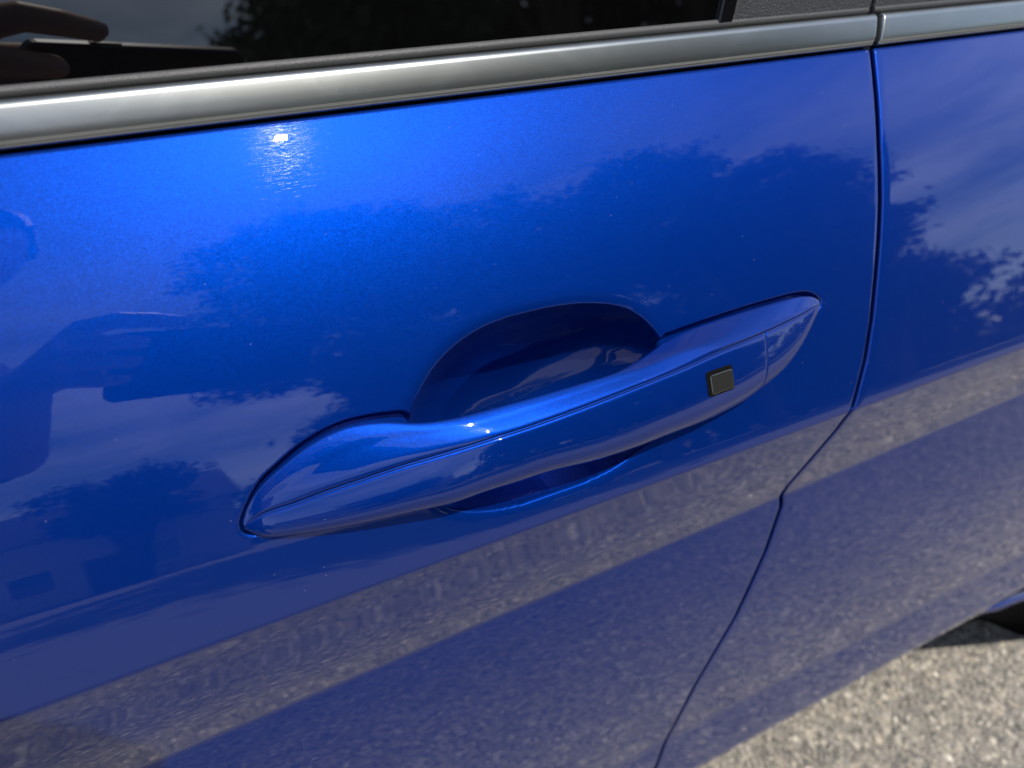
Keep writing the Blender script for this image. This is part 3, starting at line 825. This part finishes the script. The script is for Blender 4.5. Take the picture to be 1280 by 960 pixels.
def phone():
    fw = BAS[:, 2]; rt_ = BAS[:, 0]; uu = BAS[:, 1]
    P = bpy.data.objects.new("phone", None); P.location = CAM - fw * .008
    link(P, label="black phone held level in front of the door by the photographer", category="phone")
    org = np.array(P.location)

    def slab(name, r0, r1, u0, u1, f0, f1, rc, mat):
        ring = []
        for sx, sy, a0 in ((1, 1, 0), (0, 1, 90), (0, 0, 180), (1, 0, 270)):
            for q in range(6):
                th = math.radians(a0 + q * 18); ring.append(((r1 - rc if sx else r0 + rc) + rc * math.cos(th), (u1 - rc if sy else u0 + rc) + rc * math.sin(th)))
        n = len(ring); V = []; F = []; cr, cu = (r0 + r1) / 2, (u0 + u1) / 2; bv = min(.0015, (f1 - f0) * .3)
        for f, k in ((f0, 1 - .03), (f0 + bv, 1), (f1 - bv, 1), (f1, 1 - .03)):
            for r, u in ring: V.append(rt_ * (cr + (r - cr) * k) + uu * (cu + (u - cu) * k) + fw * f)
        for l in range(3):
            for i in range(n): j = (i + 1) % n; F.append((l * n + i, l * n + j, (l + 1) * n + j, (l + 1) * n + i))
        F.append(tuple(range(n))[::-1]); F.append(tuple(3 * n + i for i in range(n)))
        return mesh_obj(name, V, F, mat, P, smooth=False)
    slab("phone_body", -.072, .088, -.052, .024, -.008, .0004, .009, simple("phone_frame", (.10, .10, .105), .35, .7))
    slab("back_plate", -.0708, .0868, -.0508, .0228, .0002, .0010, .008, GLOSSBLACK)
    slab("camera_bump", -.022, .022, -.012, .012, .0008, .0025, .005, simple("camera_glass_rim", (.03, .03, .032), .3, .8))
    slab("side_button", -.03, -.008, .0235, .0248, -.005, -.002, .0006, simple("phone_key", (.05, .05, .05), .3, .8))


phone()

# ------------------------------------------------------------------ trees and houses across the road (seen only as reflections)
BARK = simple("bark", (0.09, 0.065, 0.045), 0.9, bump=(20, .02, 1.0))


def leaf_mat(name, col):
    m, nt, b = new_mat(name)
    tc = N(nt, "ShaderNodeTexCoord"); n = N(nt, "ShaderNodeTexNoise", Scale=1.2, Detail=5.0); nt.links.new(tc.outputs["Object"], n.inputs["Vector"])
    cr = N(nt, "ShaderNodeValToRGB"); cr.color_ramp.elements[0].position = .3; cr.color_ramp.elements[1].position = .75
    cr.color_ramp.elements[0].color = (*[c * .6 for c in col], 1); cr.color_ramp.elements[1].color = (*[c * 1.3 for c in col], 1)
    nt.links.new(n.outputs["Fac"], cr.inputs["Fac"]); nt.links.new(cr.outputs[0], b.inputs["Base Color"]); b.inputs["Roughness"].default_value = .6
    return m


LEAF = [leaf_mat("leaf_dark", (.035, .06, .018)), leaf_mat("leaf_mid", (.05, .085, .022))]


def tree(x, y, hgt, rx, rz, zc, nleaf, leaf, label, mat, lobes=9, parts=None):
    root = bpy.data.objects.new("broadleaf_tree", None); root.location = (x, y, 0)
    link(root, label=label, category="tree", group="trees across the road")
    # trunk and limbs
    pts = [(0, 0, 0), (.05, .02, zc * .35), (.1, -.05, zc * .7), (0, 0, zc * 1.05), (-.1, .1, hgt * .85)]; ed = [(0, 1), (1, 2), (2, 3), (3, 4)]; rr = [.32, .25, .2, .13, .05]
    cl = []
    for k in range(lobes):
        az = 2 * math.pi * k / lobes + random.uniform(-.3, .3); e = random.uniform(-.55, .95); q = random.uniform(.45, .78)
        cpt = (math.cos(az) * rx * q * math.sqrt(1 - min(.9, e * e * .7)), math.sin(az) * rx * q * math.sqrt(1 - min(.9, e * e * .7)), zc + e * rz * .75)
        cl.append((cpt, random.uniform(.30, .46) * rx))
        b0 = random.choice((1, 2, 3)); pts.append(tuple(.5 * (np.array(pts[b0]) + np.array(cpt)) + np.array((0, 0, .2)))); ed.append((b0, len(pts) - 1)); rr.append(.09)
        pts.append(cpt); ed.append((len(pts) - 2, len(pts) - 1)); rr.append(.035)
    cl.append(((0, 0, zc + rz * .55), rx * .5)); cl.append(((0, 0, zc), rx * .55))
    skinned("trunk", pts, ed, rr, BARK, root, sub=1)
    # twigs of leaves: clumps, each of a few dozen leaves
    n_cl = nleaf // 28; C = np.zeros((n_cl, 3))
    wts = np.array([c[1] ** 2 for c in cl]); wts /= wts.sum(); pick = rng.choice(len(cl), n_cl, p=wts)
    d = rng.normal(size=(n_cl, 3)); d /= np.linalg.norm(d, axis=1, keepdims=True); q = rng.uniform(.25, 1.12, n_cl) ** .55 * np.where(rng.random(n_cl) < .16, rng.uniform(1.0, 1.32, n_cl), 1)
    C = np.array([cl[i][0] for i in pick]) + d * (np.array([cl[i][1] for i in pick]) * q)[:, None] * np.array([1, 1, .8])
    cc = np.repeat(C, 28, 0); n = len(cc); cc = cc + rng.normal(size=(n, 3)) * leaf * 1.9 * np.array([1, 1, .6])
    u = rng.normal(size=(n, 3)); u /= np.linalg.norm(u, axis=1, keepdims=True); v = np.cross(u, rng.normal(size=(n, 3))); v /= np.linalg.norm(v, axis=1, keepdims=True)
    sz = leaf * rng.uniform(.6, 1.3, n)[:, None]
    V = np.stack([cc - u * sz, cc + v * sz * .5, cc + u * sz, cc - v * sz * .5], 1).reshape(-1, 3)
    fast_mesh("crown", V, np.arange(4 * n).reshape(-1, 4), mat, root, smooth=False)
    return root


def polar(az, dist): return (dist * math.sin(math.radians(az)), -dist * math.cos(math.radians(az)))


for az, dist, hgt, rx, rz, zc, n, leaf, lab, mi in (
    (14, 9.5, 13.0, 2.8, 5.2, 7.5, 34000, .085, "tall leafy tree straight across the road from the door", 0),
    (31, 10.0, 11.2, 2.7, 5.1, 5.9, 28000, .085, "second broad leafy tree, rearwards of the tallest one", 1),
    (40.5, 10.5, 10.0, 2.35, 4.8, 5.3, 26000, .085, "third leafy tree in the row, narrower than the second", 0),
    (49, 11.5, 7.9, 1.8, 3.8, 4.2, 30000, .09, "lowest leafy tree at the rear end of the row", 1),
    (47.5, 14.5, 11.4, 2.4, 4.8, 6.9, 16000, .10, "tall dark tree standing behind the lowest tree of the row", 0),
    (49.5, 10.0, 4.2, 1.1, 1.9, 2.3, 14000, .08, "low bush under the lowest tree at the rear end of the row", 0),
    (24, 14.0, 8.0, 3.8, 3.8, 4.0, 14000, .12, "dark tree standing behind the gap in the roadside row", 1),
    (14.5, 8.6, 5.4, 1.9, 2.4, 2.9, 18000, .08, "low bushy tree under the tallest tree", 1),
    (42, 14.5, 5.6, 4.6, 2.8, 2.8, 26000, .12, "low wide tree filling the foot of the row", 0),
    (-9.5, 12.0, 4.3, 1.25, 1.2, 3.0, 6000, .08, "small young tree in front of the pale house", 1),
):
    dist, hgt, rx, rz, zc, leaf = dist * 1.6, hgt * 1.6 - .55, rx * 1.6, rz * 1.6, zc * 1.6 - .55, leaf * 1.5
    x, y = polar(az, dist); tree(x, y, hgt, rx, rz, zc, n, leaf, lab, LEAF[mi])
# far hedge line: one mass
def treeline():
    n_c = 2600; az = rng.uniform(-75, 88, n_c); dist = rng.uniform(38, 50, n_c)
    top_ = 5.2 - 1.2 * np.clip((az - 48) / 8, 0, 1) + 1.4 * np.sin(az * .21) + 1.0 * np.sin(az * .53 + 1) + 1.1 * np.sin(az * 1.3 + 2)
    z = top_ * rng.uniform(.0, 1, n_c) ** .7; C = np.stack([dist * np.sin(np.radians(az)), -dist * np.cos(np.radians(az)), z], -1)
    cc = np.repeat(C, 14, 0); n = len(cc); cc += rng.normal(size=(n, 3)) * .55
    u = rng.normal(size=(n, 3)); u /= np.linalg.norm(u, axis=1, keepdims=True); v = np.cross(u, rng.normal(size=(n, 3))); v /= np.linalg.norm(v, axis=1, keepdims=True)
    s_ = rng.uniform(.25, .5, n)[:, None]; V = np.stack([cc - u * s_, cc + v * s_ * .6, cc + u * s_, cc - v * s_ * .6], 1).reshape(-1, 3)
    fast_mesh("far_wood", V, np.arange(4 * n).reshape(-1, 4), LEAF[1], smooth=False, kind="stuff", label="far line of dark trees along the horizon")


treeline()


def house():
    x, y = polar(-11, 24); H = bpy.data.objects.new("house", None); H.location = (x, y, 0); H.rotation_euler = (0, 0, math.radians(-8))
    link(H, label="pale rendered house with dark pitched roof across the road", category="house")
    W, D, h = 3.4, 3.6, 3.7
    def box(name, x0, x1, y0, y1, z0, z1, mat, parent=H, **kw):
        V = [(a, b, c) for c in (z0, z1) for b in (y0, y1) for a in (x0, x1)]
        return mesh_obj(name, V, [(0, 1, 3, 2), (4, 6, 7, 5), (0, 4, 5, 1), (2, 3, 7, 6), (0, 2, 6, 4), (1, 5, 7, 3)], mat, parent, smooth=False, **kw)
    wall = box("wall", -W, W, -D, D, 0, h, simple("pale_render", (.55, .53, .48), .9))
    dark = simple("roof_tile", (.06, .05, .045), .8, bump=(12, .03, 1.0))
    mesh_obj("roof", [(-W - .3, -D - .3, h), (W + .3, -D - .3, h), (W + .3, D + .3, h), (-W - .3, D + .3, h), (-W - .3, 0, h + 2.4), (W + .3, 0, h + 2.4)],
             [(0, 1, 5, 4), (2, 3, 4, 5), (1, 2, 5), (3, 0, 4), (3, 2, 1, 0)], dark, H, smooth=False)
    fr = simple("window_white", (.75, .75, .73), .5)
    for wx_ in (-1.5, 1.3):
        f = box("window", wx_ - .55, wx_ + .55, D, D + .06, .95, 2.2, fr)
        box("pane", wx_ - .46, wx_ + .46, D + .06, D + .07, 1.04, 2.11, GLASS, f)
    box("door", -.4, .5, D, D + .05, 0, 2.05, simple("door_brown", (.12, .06, .03), .6))


house()
